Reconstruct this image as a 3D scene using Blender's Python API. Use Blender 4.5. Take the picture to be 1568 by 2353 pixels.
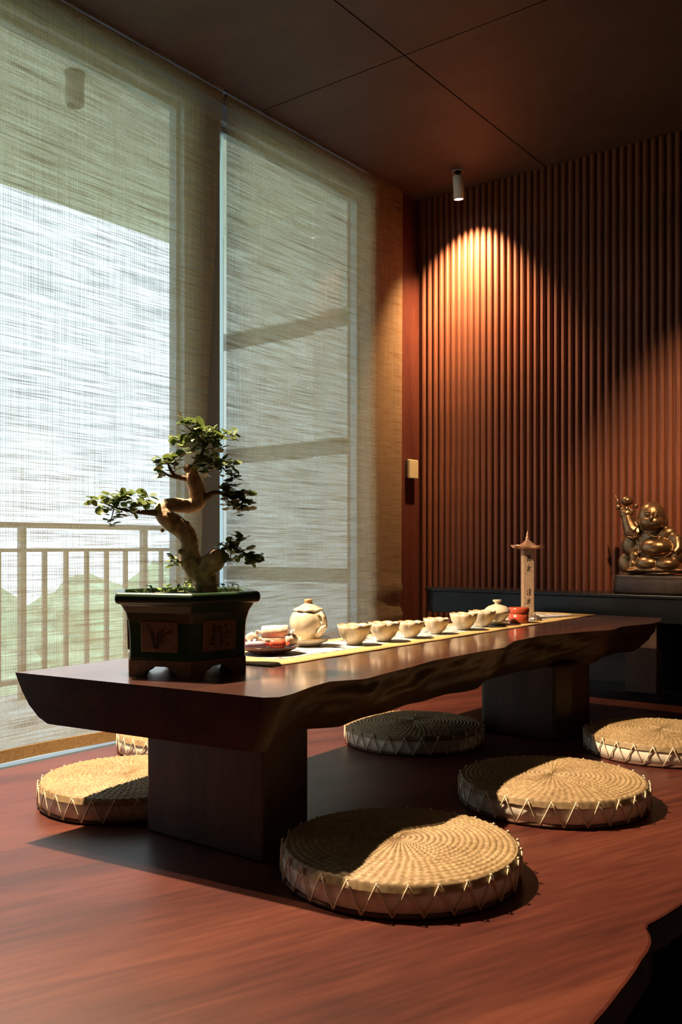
import bpy, math, random
from mathutils import Vector, Matrix, noise
random.seed(7)
R = math.radians
PI = math.pi
for o in list(bpy.data.objects):
    bpy.data.objects.remove(o)
scene = bpy.context.scene
C = scene.collection

# ------------------------------------------------------------------ camera
F, CX, HY, H = 2080.0, 784.0, 1255.0, 0.66
TH = math.atan(1576 / 2080)
ct, st = math.cos(TH), math.sin(TH)
cd = bpy.data.cameras.new('camera')
cam = bpy.data.objects.new('camera', cd)
C.objects.link(cam)
cam.location = (0, 0, H)
cam.rotation_euler = (PI / 2, 0, TH)
cd.sensor_width = 36
cd.sensor_fit = 'AUTO'
cd.lens = F / 2353 * 36
cd.shift_y = (HY - 1176.5) / 2353
cd.clip_start = 0.02
scene.camera = cam

# ------------------------------------------------------------------ world, lights, exposure
scene.view_settings.view_transform = 'Standard'
scene.view_settings.look = 'None'
scene.view_settings.gamma = 1
scene.view_settings.use_curve_mapping = False
scene.view_settings.exposure = 0.6
w = bpy.data.worlds.new('overcast')
scene.world = w
w.use_nodes = True
bg = w.node_tree.nodes['Background']
bg.inputs[0].default_value = (0.70, 0.87, 1.0, 1)
bg.inputs[1].default_value = 1.75

WARM = (1.0, 0.60, 0.31)
WARM2 = (1.0, 0.72, 0.46)


def spot(name, loc, target, power, size, blend, col, rad=0.02):
    l = bpy.data.lights.new(name, 'SPOT')
    l.energy = power
    l.spot_size = R(size)
    l.spot_blend = blend
    l.color = col
    l.shadow_soft_size = rad
    o = bpy.data.objects.new(name, l)
    C.objects.link(o)
    o.location = loc
    o.rotation_euler = (Vector(target) - Vector(loc)).to_track_quat('-Z', 'Y').to_euler()
    return o


# each beam leaves one of the ceiling spotlight cylinders built below
LAMPS = [
    # x, y, aim, power, cone, blend, colour
    (-2.25, 3.93, (-2.29, 4.14, 1.86), 195, 98, 1.0, WARM),
    (-2.30, 1.34, (-1.28, 1.95, 0.2), 610, 76, 0.45, WARM2),
    (-2.27, 1.20, (-1.25, 1.95, 0.2), 80, 76, 0.45, WARM2),
    (-0.74, 2.70, (-1.06, 4.14, 0.98), 230, 40, 1.0, WARM),
    (0.35, 1.20, (-0.30, 1.60, 0.0), 5, 80, 0.9, WARM2),  # added weak room fill, its ceiling fixture is made up
]
ZC = 2.52


# ------------------------------------------------------------------ pixel helpers
def ray(px, py):
    a = (px - CX) / F
    return Vector((ct * a - st, st * a + ct, (HY - py) / F))


def onz(px, py, z):
    v = ray(px, py)
    t = (z - H) / v.z
    return Vector((v.x * t, v.y * t, z))


def onx(px, py, x):
    v = ray(px, py)
    t = x / v.x
    return Vector((x, v.y * t, H + v.z * t))


def atd(px, py, depth):
    v = ray(px, py) * depth
    return Vector((v.x, v.y, H + v.z))


# ------------------------------------------------------------------ materials
def mk(name):
    m = bpy.data.materials.new(name)
    m.use_nodes = True
    nt = m.node_tree
    return m, nt, nt.nodes['Principled BSDF']


def N(nt, typ, **kw):
    n = nt.nodes.new(typ)
    for k, v in kw.items():
        setattr(n, k, v)
    return n


def ramp(nt, stops):
    r = N(nt, 'ShaderNodeValToRGB')
    e = r.color_ramp.elements
    while len(e) < len(stops):
        e.new(0.5)
    for i, (p, c) in enumerate(stops):
        e[i].position = p
        e[i].color = (*c, 1)
    return r


def plain(name, col, rough=0.5, metal=0.0, var=0.12, scale=30, bump=0.0, coat=0.0, vec=(1, 1, 1), emit=None):
    m, nt, b = mk(name)
    tc = N(nt, 'ShaderNodeTexCoord')
    mp = N(nt, 'ShaderNodeMapping')
    mp.inputs['Scale'].default_value = vec
    nz = N(nt, 'ShaderNodeTexNoise')
    nz.inputs['Scale'].default_value = scale
    nz.inputs['Detail'].default_value = 4
    lo = tuple(max(0, c * (1 - var)) for c in col)
    hi = tuple(min(1, c * (1 + var)) for c in col)
    rp = ramp(nt, [(0.3, lo), (0.7, hi)])
    L = nt.links.new
    L(tc.outputs['Object'], mp.inputs[0])
    L(mp.outputs[0], nz.inputs['Vector'])
    L(nz.outputs['Fac'], rp.inputs[0])
    L(rp.outputs[0], b.inputs['Base Color'])
    b.inputs['Roughness'].default_value = rough
    b.inputs['Metallic'].default_value = metal
    b.inputs['Coat Weight'].default_value = coat
    b.inputs['Coat Roughness'].default_value = 0.12
    if bump:
        bp = N(nt, 'ShaderNodeBump')
        bp.inputs['Strength'].default_value = bump
        bp.inputs['Distance'].default_value = 0.004
        L(nz.outputs['Fac'], bp.inputs['Height'])
        L(bp.outputs[0], b.inputs['Normal'])
    if emit:
        b.inputs['Emission Color'].default_value = (*emit[0], 1)
        b.inputs['Emission Strength'].default_value = emit[1]
    return m


def wood(name, c1, c2, c3, rough=0.35, rotz=0.0, stretch=(14, 1.2, 14), coat=0.0, bump=0.05, coarse=1.0, spec=0.5):
    m, nt, b = mk(name)
    L = nt.links.new
    tc = N(nt, 'ShaderNodeTexCoord')
    m0 = N(nt, 'ShaderNodeMapping')
    m0.inputs['Rotation'].default_value = (0, 0, rotz)
    mp = N(nt, 'ShaderNodeMapping')
    mp.inputs['Scale'].default_value = stretch
    L(tc.outputs['Object'], m0.inputs[0])
    L(m0.outputs[0], mp.inputs[0])
    n1 = N(nt, 'ShaderNodeTexNoise')
    n1.inputs['Scale'].default_value = 1.0 * coarse
    n1.inputs['Detail'].default_value = 6
    n1.inputs['Distortion'].default_value = 0.6
    n2 = N(nt, 'ShaderNodeTexNoise')
    n2.inputs['Scale'].default_value = 9.0
    n2.inputs['Detail'].default_value = 5
    L(mp.outputs[0], n1.inputs['Vector'])
    L(mp.outputs[0], n2.inputs['Vector'])
    mx = N(nt, 'ShaderNodeMix', data_type='FLOAT')
    mx.inputs[0].default_value = 0.35
    L(n1.outputs['Fac'], mx.inputs[2])
    L(n2.outputs['Fac'], mx.inputs[3])
    rp = ramp(nt, [(0.36, c1), (0.5, c2), (0.64, c3)])
    L(mx.outputs[0], rp.inputs[0])
    L(rp.outputs[0], b.inputs['Base Color'])
    b.inputs['Roughness'].default_value = rough
    b.inputs['Specular IOR Level'].default_value = spec
    b.inputs['Coat Weight'].default_value = coat
    b.inputs['Coat Roughness'].default_value = 0.13
    bp = N(nt, 'ShaderNodeBump')
    bp.inputs['Strength'].default_value = bump
    bp.inputs['Distance'].default_value = 0.003
    L(mx.outputs[0], bp.inputs['Height'])
    L(bp.outputs[0], b.inputs['Normal'])
    return m


def blind_material():
    m, nt, b = mk('woven_reed')
    L = nt.links.new
    tc = N(nt, 'ShaderNodeTexCoord')

    def nz(vec, scale=1.0, detail=2.0):
        mp = N(nt, 'ShaderNodeMapping')
        mp.inputs['Scale'].default_value = vec
        L(tc.outputs['Object'], mp.inputs[0])
        n = N(nt, 'ShaderNodeTexNoise')
        n.inputs['Scale'].default_value = scale
        n.inputs['Detail'].default_value = detail
        L(mp.outputs[0], n.inputs['Vector'])
        return n.outputs['Fac']

    def math_(op, a, bb):
        n = N(nt, 'ShaderNodeMath', operation=op)
        for i, q in enumerate((a, bb)):
            if isinstance(q, (int, float)):
                n.inputs[i].default_value = q
            else:
                L(q, n.inputs[i])
        return n.outputs[0]

    def wave(axis, scale):
        wv = N(nt, 'ShaderNodeTexWave', wave_type='BANDS', bands_direction=axis)
        wv.inputs['Scale'].default_value = scale
        wv.inputs['Distortion'].default_value = 0.0
        L(tc.outputs['Object'], wv.inputs['Vector'])
        return wv.outputs['Fac']
    threads = nz((1, 4.0, 210), 1.0, 2.0)       # irregular horizontal fibres
    fine = nz((1, 9, 330), 1.0, 1.0)
    slub = nz((1, 2.2, 60), 1.0, 3.0)           # dark slubs
    warp = nz((1, 120, 4), 1.0, 0.0)
    hw = wave('Z', 62)
    vw = wave('Y', 34)
    s = math_('ADD', math_('MULTIPLY', threads, 0.9), math_('MULTIPLY', fine, 0.6))
    s = math_('ADD', s, math_('MULTIPLY', slub, 0.5))
    s = math_('ADD', s, math_('MULTIPLY', warp, 0.25))
    s = math_('ADD', s, math_('MULTIPLY', hw, 0.20))
    s = math_('ADD', s, math_('MULTIPLY', vw, 0.17))
    # s is around 1.27
    mr = N(nt, 'ShaderNodeMapRange')
    mr.inputs['From Min'].default_value = 1.06
    mr.inputs['From Max'].default_value = 1.56
    mr.inputs['To Min'].default_value = 0.12
    mr.inputs['To Max'].default_value = 0.67
    L(s, mr.inputs['Value'])
    rp = ramp(nt, [(0.32, (0.30, 0.19, 0.085)), (0.5, (0.60, 0.46, 0.26)), (0.70, (0.80, 0.67, 0.44))])
    sm = math_('ADD', math_('MULTIPLY', threads, 0.6), math_('MULTIPLY', slub, 0.4))
    L(sm, rp.inputs[0])
    df = N(nt, 'ShaderNodeBsdfDiffuse')
    tl = N(nt, 'ShaderNodeBsdfTranslucent')
    L(rp.outputs[0], df.inputs[0])
    L(rp.outputs[0], tl.inputs[0])
    m1 = N(nt, 'ShaderNodeMixShader')
    m1.inputs[0].default_value = 0.52
    L(df.outputs[0], m1.inputs[1])
    L(tl.outputs[0], m1.inputs[2])
    tr = N(nt, 'ShaderNodeBsdfTransparent')
    m2 = N(nt, 'ShaderNodeMixShader')
    L(mr.outputs[0], m2.inputs[0])
    L(m1.outputs[0], m2.inputs[1])
    L(tr.outputs[0], m2.inputs[2])
    out = nt.nodes['Material Output']
    L(m2.outputs[0], out.inputs['Surface'])
    return m


def glass_material():
    m, nt, b = mk('window_glass')
    L = nt.links.new
    tr = N(nt, 'ShaderNodeBsdfTransparent')
    gl = N(nt, 'ShaderNodeBsdfGlossy')
    gl.inputs['Roughness'].default_value = 0.02
    m2 = N(nt, 'ShaderNodeMixShader')
    m2.inputs[0].default_value = 0.06
    L(tr.outputs[0], m2.inputs[1])
    L(gl.outputs[0], m2.inputs[2])
    L(m2.outputs[0], nt.nodes['Material Output'].inputs['Surface'])
    return m


def added_daylight_material():  # translucent stand-in for the bright reflecting edge of the post
    m, nt, b = mk('added_daylight_film')
    L = nt.links.new
    tl = N(nt, 'ShaderNodeBsdfTranslucent')
    df = N(nt, 'ShaderNodeBsdfDiffuse')
    tl.inputs[0].default_value = (0.85, 0.93, 0.95, 1)
    df.inputs[0].default_value = (0.85, 0.93, 0.95, 1)
    m2 = N(nt, 'ShaderNodeMixShader')
    m2.inputs[0].default_value = 0.2
    L(tl.outputs[0], m2.inputs[1])
    L(df.outputs[0], m2.inputs[2])
    L(m2.outputs[0], nt.nodes['Material Output'].inputs['Surface'])
    return m


def straw_material():
    m, nt, b = mk('woven_straw')
    L = nt.links.new
    tc = N(nt, 'ShaderNodeTexCoord')
    n1 = N(nt, 'ShaderNodeTexNoise')
    n1.inputs['Scale'].default_value = 90
    n1.inputs['Detail'].default_value = 3
    n2 = N(nt, 'ShaderNodeTexNoise')
    n2.inputs['Scale'].default_value = 9
    L(tc.outputs['Object'], n1.inputs['Vector'])
    L(tc.outputs['Object'], n2.inputs['Vector'])
    mx = N(nt, 'ShaderNodeMix', data_type='FLOAT')
    mx.inputs[0].default_value = 0.35
    L(n1.outputs['Fac'], mx.inputs[2])
    L(n2.outputs['Fac'], mx.inputs[3])
    rp = ramp(nt, [(0.3, (0.15, 0.097, 0.042)), (0.5, (0.27, 0.185, 0.085)), (0.68, (0.38, 0.275, 0.14))])
    L(mx.outputs[0], rp.inputs[0])
    L(rp.outputs[0], b.inputs['Base Color'])
    b.inputs['Roughness'].default_value = 0.6
    return m


def print_material():
    m, nt, b = mk('printed_linen')
    L = nt.links.new
    tc = N(nt, 'ShaderNodeTexCoord')
    n1 = N(nt, 'ShaderNodeTexNoise')
    n1.inputs['Scale'].default_value = 26
    n1.inputs['Detail'].default_value = 5
    n1.inputs['Distortion'].default_value = 1.4
    L(tc.outputs['Object'], n1.inputs['Vector'])
    rp = ramp(nt, [(0.40, (0.10, 0.11, 0.13)), (0.45, (0.34, 0.34, 0.33)), (0.5, (0.50, 0.49, 0.45))])
    L(n1.outputs['Fac'], rp.inputs[0])
    L(rp.outputs[0], b.inputs['Base Color'])
    b.inputs['Roughness'].default_value = 0.8
    return m


M = {}
M['floor'] = wood('floor_wood', (0.036, 0.008, 0.0055), (0.070, 0.0165, 0.0105), (0.112, 0.031, 0.017), 0.40, R(21), (7, 0.7, 7), bump=0.03, coarse=0.9, spec=0.38)
M['table'] = wood('table_wood', (0.038, 0.015, 0.011), (0.058, 0.022, 0.016), (0.082, 0.031, 0.022), 0.3, 0, (12, 1.0, 12), bump=0.015, coat=0.8)
M['bark'] = wood('live_edge_wood', (0.018, 0.009, 0.005), (0.042, 0.021, 0.011), (0.095, 0.052, 0.026), 0.5, 0, (10, 4, 10), bump=0.5)
M['leg'] = wood('leg_wood', (0.030, 0.014, 0.008), (0.050, 0.024, 0.013), (0.07, 0.036, 0.02), 0.45, 0, (12, 12, 1.5))
M['slat'] = wood('slat_wood', (0.105, 0.031, 0.013), (0.165, 0.050, 0.021), (0.235, 0.076, 0.033), 0.55, 0, (16, 16, 1.2), bump=0.08)
M['wallback'] = wood('wall_board', (0.07, 0.020, 0.010), (0.10, 0.03, 0.014), (0.13, 0.04, 0.018), 0.5, 0, (8, 8, 1.0))
M['redwall'] = wood('red_wall_board', (0.075, 0.017, 0.010), (0.10, 0.024, 0.013), (0.13, 0.034, 0.018), 0.5, 0, (10, 10, 1.2))
M['ceil'] = wood('ceiling_board', (0.060, 0.032, 0.024), (0.072, 0.039, 0.029), (0.085, 0.047, 0.036), 0.6, 0, (3, 6, 3), bump=0.01)
M['darkwall'] = plain('dark_plaster', (0.05, 0.035, 0.03), 0.8)
M['blackfloor'] = plain('black_stone', (0.015, 0.014, 0.014), 0.6)
M['gap'] = plain('shadow_gap_black', (0.012, 0.009, 0.008), 0.9)
M['blind'] = blind_material()
M['hem'] = plain('blind_hem_cloth', (0.30, 0.17, 0.055), 0.8, var=0.25, scale=120, bump=0.3)
M['cassette'] = plain('roller_metal', (0.10, 0.075, 0.05), 0.5)
M['glass'] = glass_material()
M['added_daylight'] = added_daylight_material()
M['alu'] = plain('grey_aluminium', (0.27, 0.34, 0.40), 0.45, var=0.05)
M['stone'] = plain('pale_stone', (0.62, 0.66, 0.68), 0.5, scale=18)
M['render'] = plain('balcony_render', (0.74, 0.72, 0.68), 0.85, scale=6)
M['soffit'] = plain('balcony_soffit', (0.84, 0.82, 0.77), 0.85, scale=4)
M['groove'] = plain('balcony_groove', (0.30, 0.265, 0.23), 0.9)
M['rail'] = plain('railing_paint', (0.30, 0.26, 0.23), 0.5)
M['tile'] = plain('balcony_tile', (0.74, 0.74, 0.71), 0.6)
M['lawn'] = plain('hazy_lawn_green', (0.46, 0.56, 0.33), 0.9, var=0.3, scale=0.6)  # green paled so the colour itself carries outdoor haze
M['crown'] = plain('hazy_tree_foliage', (0.44, 0.54, 0.34), 0.9, var=0.35, scale=1.6, bump=0.4)  # foliage colour lightened to imitate overcast haze
M['treebark'] = plain('tree_bark', (0.12, 0.08, 0.05), 0.9)
M['lampwhite'] = plain('lamp_white_enamel', (0.62, 0.60, 0.57), 0.45, var=0.03)
M['lamptrim'] = plain('lamp_trim_ring', (0.30, 0.29, 0.28), 0.5)
M['lens'] = plain('lamp_lens', (1, 0.95, 0.88), 0.3, emit=((1, 0.9, 0.78), 12))
M['switch'] = plain('switch_plastic', (0.62, 0.52, 0.30), 0.45, var=0.03)
M['black'] = plain('black_lacquer', (0.007, 0.008, 0.009), 0.25, var=0.1)
M['black'].node_tree.nodes['Principled BSDF'].inputs['Specular IOR Level'].default_value = 0.25
M['straw'] = straw_material()
M['canvas'] = plain('cream_canvas', (0.76, 0.69, 0.57), 0.85, var=0.10, scale=60, bump=0.15)
M['cord'] = plain('cream_cord', (0.66, 0.56, 0.40), 0.8, var=0.1, scale=150)
M['piping'] = plain('dark_base_cloth', (0.12, 0.055, 0.035), 0.85)
M['runner'] = plain('gold_runner_cloth', (0.47, 0.325, 0.13), 0.7, var=0.10, scale=300, vec=(1, .2, 1), bump=0.1)
M['linen'] = print_material()
M['celadon'] = plain('cream_glaze', (0.58, 0.50, 0.365), 0.22, var=0.05, scale=16, coat=0.4)
M['rimbrown'] = plain('brown_glaze_rim', (0.42, 0.25, 0.10), 0.3, var=0.1)
M['tray'] = plain('dark_lacquer_plate', (0.055, 0.016, 0.014), 0.22, coat=0.4)
M['paper'] = plain('cream_wrapper', (0.70, 0.60, 0.50), 0.45, var=0.12, scale=45, bump=0.5)
M['redprint'] = plain('red_wrapper', (0.62, 0.10, 0.045), 0.35, var=0.2, scale=60)
M['violet'] = plain('lilac_wrapper', (0.42, 0.35, 0.45), 0.35, var=0.15, scale=60)
M['redbox'] = plain('red_lacquer', (0.36, 0.06, 0.025), 0.25, var=0.12, scale=40, coat=0.3)
M['tower'] = plain('speckled_wood', (0.30, 0.20, 0.125), 0.6, var=0.45, scale=260)
M['copper'] = plain('copper_roof', (0.50, 0.28, 0.17), 0.4, metal=0.6, var=0.15)
M['ink'] = plain('black_ink', (0.02, 0.016, 0.014), 0.7)
M['pewter'] = plain('pewter_metal', (0.50, 0.40, 0.30), 0.28, metal=0.9)
M['bronze'] = plain('polished_bronze', (0.24, 0.150, 0.080), 0.34, metal=0.85, var=0.25, scale=25, bump=0.08)
M['rock'] = plain('dark_base_wood', (0.028, 0.016, 0.012), 0.5, var=0.4, scale=30, bump=0.4)
M['potgreen'] = plain('green_glaze', (0.022, 0.050, 0.022), 0.28, var=0.25, scale=14, coat=0.25)
M['potbrown'] = plain('brown_stoneware', (0.175, 0.090, 0.040), 0.6, var=0.25, scale=70)
M['trunk'] = plain('bonsai_bark', (0.50, 0.335, 0.205), 0.75, var=0.5, scale=60, bump=1.0)
M['twig'] = plain('bonsai_twig', (0.16, 0.095, 0.055), 0.8, var=0.3, scale=60)
M['leaf'] = plain('bonsai_leaf', (0.125, 0.175, 0.062), 0.30, var=0.4, scale=55)
M['moss'] = plain('moss_soil', (0.06, 0.075, 0.025), 0.9, var=0.5, scale=80, bump=0.6)
M['sprout'] = plain('sprout_green', (0.17, 0.27, 0.075), 0.5, var=0.3, scale=60)


for key in ('leaf', 'sprout'):
    nt = M[key].node_tree
    tl_ = N(nt, 'ShaderNodeBsdfTranslucent')
    tl_.inputs[0].default_value = (0.17, 0.25, 0.06, 1)
    mxs = N(nt, 'ShaderNodeMixShader')
    mxs.inputs[0].default_value = 0.18
    nt.links.new(nt.nodes['Principled BSDF'].outputs[0], mxs.inputs[1])
    nt.links.new(tl_.outputs[0], mxs.inputs[2])
    nt.links.new(mxs.outputs[0], nt.nodes['Material Output'].inputs['Surface'])


# ------------------------------------------------------------------ mesh builder
class MB:
    def __init__(self):
        self.v, self.f, self.s = [], [], []

    def add(self, vs, fs, smooth=False):
        b = len(self.v)
        self.v += [Vector(p) for p in vs]
        self.f += [tuple(b + i for i in f) for f in fs]
        self.s += [smooth] * len(fs)
        return self

    def box(self, a, b):
        (x0, y0, z0), (x1, y1, z1) = a, b
        vs = [(x0, y0, z0), (x1, y0, z0), (x1, y1, z0), (x0, y1, z0), (x0, y0, z1), (x1, y0, z1), (x1, y1, z1), (x0, y1, z1)]
        return self.add(vs, [(3, 2, 1, 0), (4, 5, 6, 7), (0, 1, 5, 4), (1, 2, 6, 5), (2, 3, 7, 6), (3, 0, 4, 7)])

    def prism(self, poly, z0, z1):
        n = len(poly)
        vs = [(x, y, z0) for x, y in poly] + [(x, y, z1) for x, y in poly]
        fs = [tuple(range(n))[::-1], tuple(range(n, 2 * n))] + [(i, (i + 1) % n, n + (i + 1) % n, n + i) for i in range(n)]
        return self.add(vs, fs)

    def tube(self, pts, rad, n=10, cap=True, smooth=True, jitter=0.0):
        pts = [Vector(p) for p in pts]
        if isinstance(rad, (int, float)):
            rad = [rad] * len(pts)
        vs, fs = [], []
        up = Vector((0.31, 0.22, 0.92))
        prev = None
        for i, p in enumerate(pts):
            t = (pts[min(i + 1, len(pts) - 1)] - pts[max(i - 1, 0)]).normalized()
            a = (prev if prev is not None else up)
            u = a - t * a.dot(t)
            if u.length < 1e-4:
                u = t.orthogonal()
            u.normalize()
            prev = u
            v = t.cross(u)
            for k in range(n):
                th = 2 * PI * k / n
                r = rad[i]
                if jitter:
                    r *= 1 + jitter * noise.noise((p + (u * math.cos(th) + v * math.sin(th)) * r) * 60)
                vs.append(p + (u * math.cos(th) + v * math.sin(th)) * r)
        for i in range(len(pts) - 1):
            for k in range(n):
                fs.append((i * n + k, i * n + (k + 1) % n, (i + 1) * n + (k + 1) % n, (i + 1) * n + k))
        if cap:
            fs.append(tuple(range(n))[::-1])
            fs.append(tuple((len(pts) - 1) * n + k for k in range(n)))
        return self.add(vs, fs, smooth)

    def lathe(self, prof, c=(0, 0, 0), n=32, rf=None, zf=None, smooth=True):
        cx, cy, cz = c
        vs, fs = [], []
        for i, (r, z) in enumerate(prof):
            for k in range(n):
                th = 2 * PI * k / n
                rr = r * (rf(th, i) if rf else 1)
                zz = z + (zf(th, i) if zf else 0)
                vs.append((cx + rr * math.cos(th), cy + rr * math.sin(th), cz + zz))
        for i in range(len(prof) - 1):
            for k in range(n):
                fs.append((i * n + k, i * n + (k + 1) % n, (i + 1) * n + (k + 1) % n, (i + 1) * n + k))
        return self.add(vs, fs, smooth)

    def ball(self, c, r, n=14, m=8, rot=None):
        if isinstance(r, (int, float)):
            r = (r, r, r)
        vs, fs = [], []
        for i in range(m + 1):
            ph = PI * i / m
            for k in range(n):
                th = 2 * PI * k / n
                p = Vector((r[0] * math.sin(ph) * math.cos(th), r[1] * math.sin(ph) * math.sin(th), r[2] * math.cos(ph)))
                if rot:
                    p = rot @ p
                vs.append(p + Vector(c))
        for i in range(m):
            for k in range(n):
                fs.append((i * n + k, (i + 1) * n + k, (i + 1) * n + (k + 1) % n, i * n + (k + 1) % n))
        return self.add(vs, fs, True)

    def mesh(self, name):
        me = bpy.data.meshes.new(name)
        me.from_pydata(self.v, [], self.f)
        me.polygons.foreach_set('use_smooth', self.s)
        me.validate()
        me.update()
        return me


ORG = {}


def obj(name, mb, mat, parent=None, bevel=0.0, fix=True):
    """mb holds world coordinates; they are stored relative to the thing's base."""
    org = ORG.get(parent.name, Vector()) if parent else Vector()
    if isinstance(mb, MB):
        mb.v = [p - org for p in mb.v]
        me = mb.mesh(name)
        if fix:
            import bmesh
            bm = bmesh.new()
            bm.from_mesh(me)
            bmesh.ops.remove_doubles(bm, verts=bm.verts, dist=1e-6)
            bmesh.ops.recalc_face_normals(bm, faces=bm.faces)
            bm.to_mesh(me)
            bm.free()
    else:
        me = mb
    if not me.materials:
        me.materials.append(mat)
    o = bpy.data.objects.new(name, me)
    C.objects.link(o)
    if parent:
        o.parent = parent
        ORG[o.name] = org
    if bevel:
        md = o.modifiers.new('bevel', 'BEVEL')
        md.width = bevel
        md.segments = 2
        md.limit_method = 'ANGLE'
    return o


def thing(name, label, cat, loc=(0, 0, 0), group=None, kind=None):
    e = bpy.data.objects.new(name, None)
    C.objects.link(e)
    e.empty_display_size = 0.05
    e.location = loc
    ORG[e.name] = Vector(loc)
    return tag(e, label, cat, group, kind)


def tag(o, label, cat, group=None, kind=None):
    o['label'] = label
    o['category'] = cat
    if group:
        o['group'] = group
    if kind:
        o['kind'] = kind
    return o


def struct(name, label, mb, mat, bevel=0.0, cat=None):
    o = obj(name, mb, mat, None, bevel)
    ORG[o.name] = Vector()
    o['kind'] = 'structure'
    o['label'] = label
    o['category'] = cat or name.split('_')[0]
    return o


def dup(root, loc, label=None, rotz=None, scale=None):
    r = root.copy()
    C.objects.link(r)
    r.location = loc
    ORG[r.name] = Vector(loc)
    if rotz is not None:
        r.rotation_euler = (0, 0, rotz)
    if scale is not None:
        r.scale = (scale, scale, scale)
    if label:
        r['label'] = label
    for ch in list(root.children):
        c = ch.copy()
        C.objects.link(c)
        c.parent = r
        for g in list(ch.children):
            d = g.copy()
            C.objects.link(d)
            d.parent = c
    return r


# ================================================================== STRUCTURE
XB = -2.60                 # plane of the hanging blinds
YW = 4.14                  # front of the slats
T = 0.37                   # table top height

# raised timber floor with a natural edge on the open side
edge_px = [(1568, 2078), (1530, 2103), (1492, 2123), (1489, 2133), (1498, 2148), (1500, 2165), (1492, 2185), (1478, 2203), (1464, 2228), (1448, 2250), (1425, 2280), (1396, 2318), (1365, 2353)]
edge = [onz(px, py, 0) for px, py in edge_px]
poly = [(-2.42, YW + 0.03), (-2.42, -1.2)]
ed2 = [(-0.44 + 0.02 * math.sin(y * 5), y) for y in (-1.2, -0.9, -0.6, -0.3, 0.0, 0.3, 0.6, 0.9, 1.1)]
ed2 += [(p.x, p.y) for p in reversed(edge)]
yy = edge[0].y + 0.12
while yy < YW:
    ed2.append((-0.50 + 0.025 * math.sin(yy * 4.1) + 0.012 * math.sin(yy * 11), yy))
    yy += 0.12
ed2.append((-0.5, YW + 0.03))
floor = struct('floor', 'polished reddish wood platform floor with a natural wavy edge', MB().prism(poly + ed2, -0.06, 0.0), M['floor'], 0.006)
struct('floor_lower', 'dark lower floor beyond the edge of the wooden platform', MB().box((-2.42, -2.0, -0.40), (2.6, YW + 0.1, -0.35)), M['blackfloor'], cat='floor')
struct('trim_1', 'dark riser under the platform edge', MB().box((-2.41, -1.15, -0.35), (-0.62, YW, -0.0605)), M['gap'])
struct('trim_2', 'pale stone channel below the hanging blinds', MB().box((-2.85, 0.4, -0.20), (-2.421, YW - 0.02, -0.12)), M['stone'])

# ceiling of large boards with open seams
ceil = struct('ceiling', 'dark brown board ceiling with thin seams', MB().box((-2.62, -2.0, ZC + 0.02), (2.6, YW + 0.1, ZC + 0.10)), M['gap'])
xs = [-2.62, -1.88, -0.66, 0.56, 1.78, 2.6]
ys = [-2.0, 0.52, 2.88, YW + 0.1]
for i in range(5):
    for j in range(3):
        obj('ceiling_board', MB().box((xs[i] + 0.003, ys[j] + 0.003, ZC), (xs[i + 1] - 0.003, ys[j + 1] - 0.003, ZC + 0.021)), M['ceil'], ceil)

# back wall with separate vertical slats
wb = struct('wall_back', 'wood wall of narrow upright slats behind the black console', MB().box((-2.72, YW + 0.018, -0.35), (2.6, YW + 0.12, ZC + 0.05)), M['wallback'])
prof = [(-0.0125, 0.018), (-0.0125, 0.009), (-0.0095, 0.0035), (-0.0035, 0.0), (0.0035, 0.0), (0.0095, 0.0035), (0.0125, 0.009), (0.0125, 0.018)]
sm = MB()
n = len(prof)
sm.add([(x, y, -0.05) for x, y in prof] + [(x, y, ZC - 0.002) for x, y in prof], [(i, i + 1, n + i + 1, n + i) for i in range(n - 1)], False)
slat_me = sm.mesh('slat')
slat_me.materials.append(M['slat'])
x = -2.585
while x < 0.62:
    s_ = bpy.data.objects.new('slat', slat_me)
    C.objects.link(s_)
    s_.parent = wb
    s_.location = (x, YW + random.uniform(-0.0008, 0.0008), 0)
    x += 0.0362

struct('wall_right', 'dark wall on the far side of the room', MB().box((2.6, -2.0, -0.4), (2.7, YW + 0.1, ZC + 0.1)), M['darkwall'])
struct('wall_front', 'dark wall behind the viewer', MB().box((-2.85, -2.1, -0.4), (2.7, -2.0, ZC + 0.1)), M['darkwall'])

# window side: header, column, red boards, panes
G1, G2 = 2.488, 2.685      # column between the two panes
G3 = 3.705                 # end of the second pane
ZG = 2.425
wl = struct('wall_left', 'window side wall with a grey post between the panes', MB().box((-2.74, -2.0, ZG), (-2.66, YW + 0.1, ZC + 0.1)), M['alu'])
obj('window_post', MB().box((-2.74, G1, -0.2), (-2.665, G2, ZG)), M['alu'], wl)
obj('side_panel', MB().box((-2.74, G3, -0.2), (-2.622, YW + 0.02, ZC + 0.02)), M['redwall'], wl)
obj('solid_panel', MB().box((-2.74, -2.0, -0.35), (-2.62, 0.45, ZG)), M['darkwall'], wl)


def window(nm, label, y0, y1, strip=0.0):
    e = thing(nm, label, 'window', (-2.72, y0, -0.12), kind='structure')
    fr = MB()
    t = 0.016
    fr.box((-2.735, y0, -0.12), (-2.695, y0 + t, ZG)).box((-2.735, y1 - t, -0.12), (-2.695, y1, ZG))
    fr.box((-2.735, y0 + t, -0.12), (-2.695, y1 - t, -0.07)).box((-2.735, y0 + t, ZG - 0.025), (-2.695, y1 - t, ZG))
    obj('window_frame', fr, M['alu'], e)
    ys_ = y0 + t + strip
    if strip:
        obj('added_daylight_strip', MB().box((-2.720, y0 + t, -0.07), (-2.710, ys_, ZG - 0.025)), M['added_daylight'], e)  # added translucent strip, imitates the daylit frame edge between the blinds
    obj('pane', MB().box((-2.718, ys_, -0.07), (-2.712, y1 - t, ZG - 0.025)), M['glass'], e)


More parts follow.
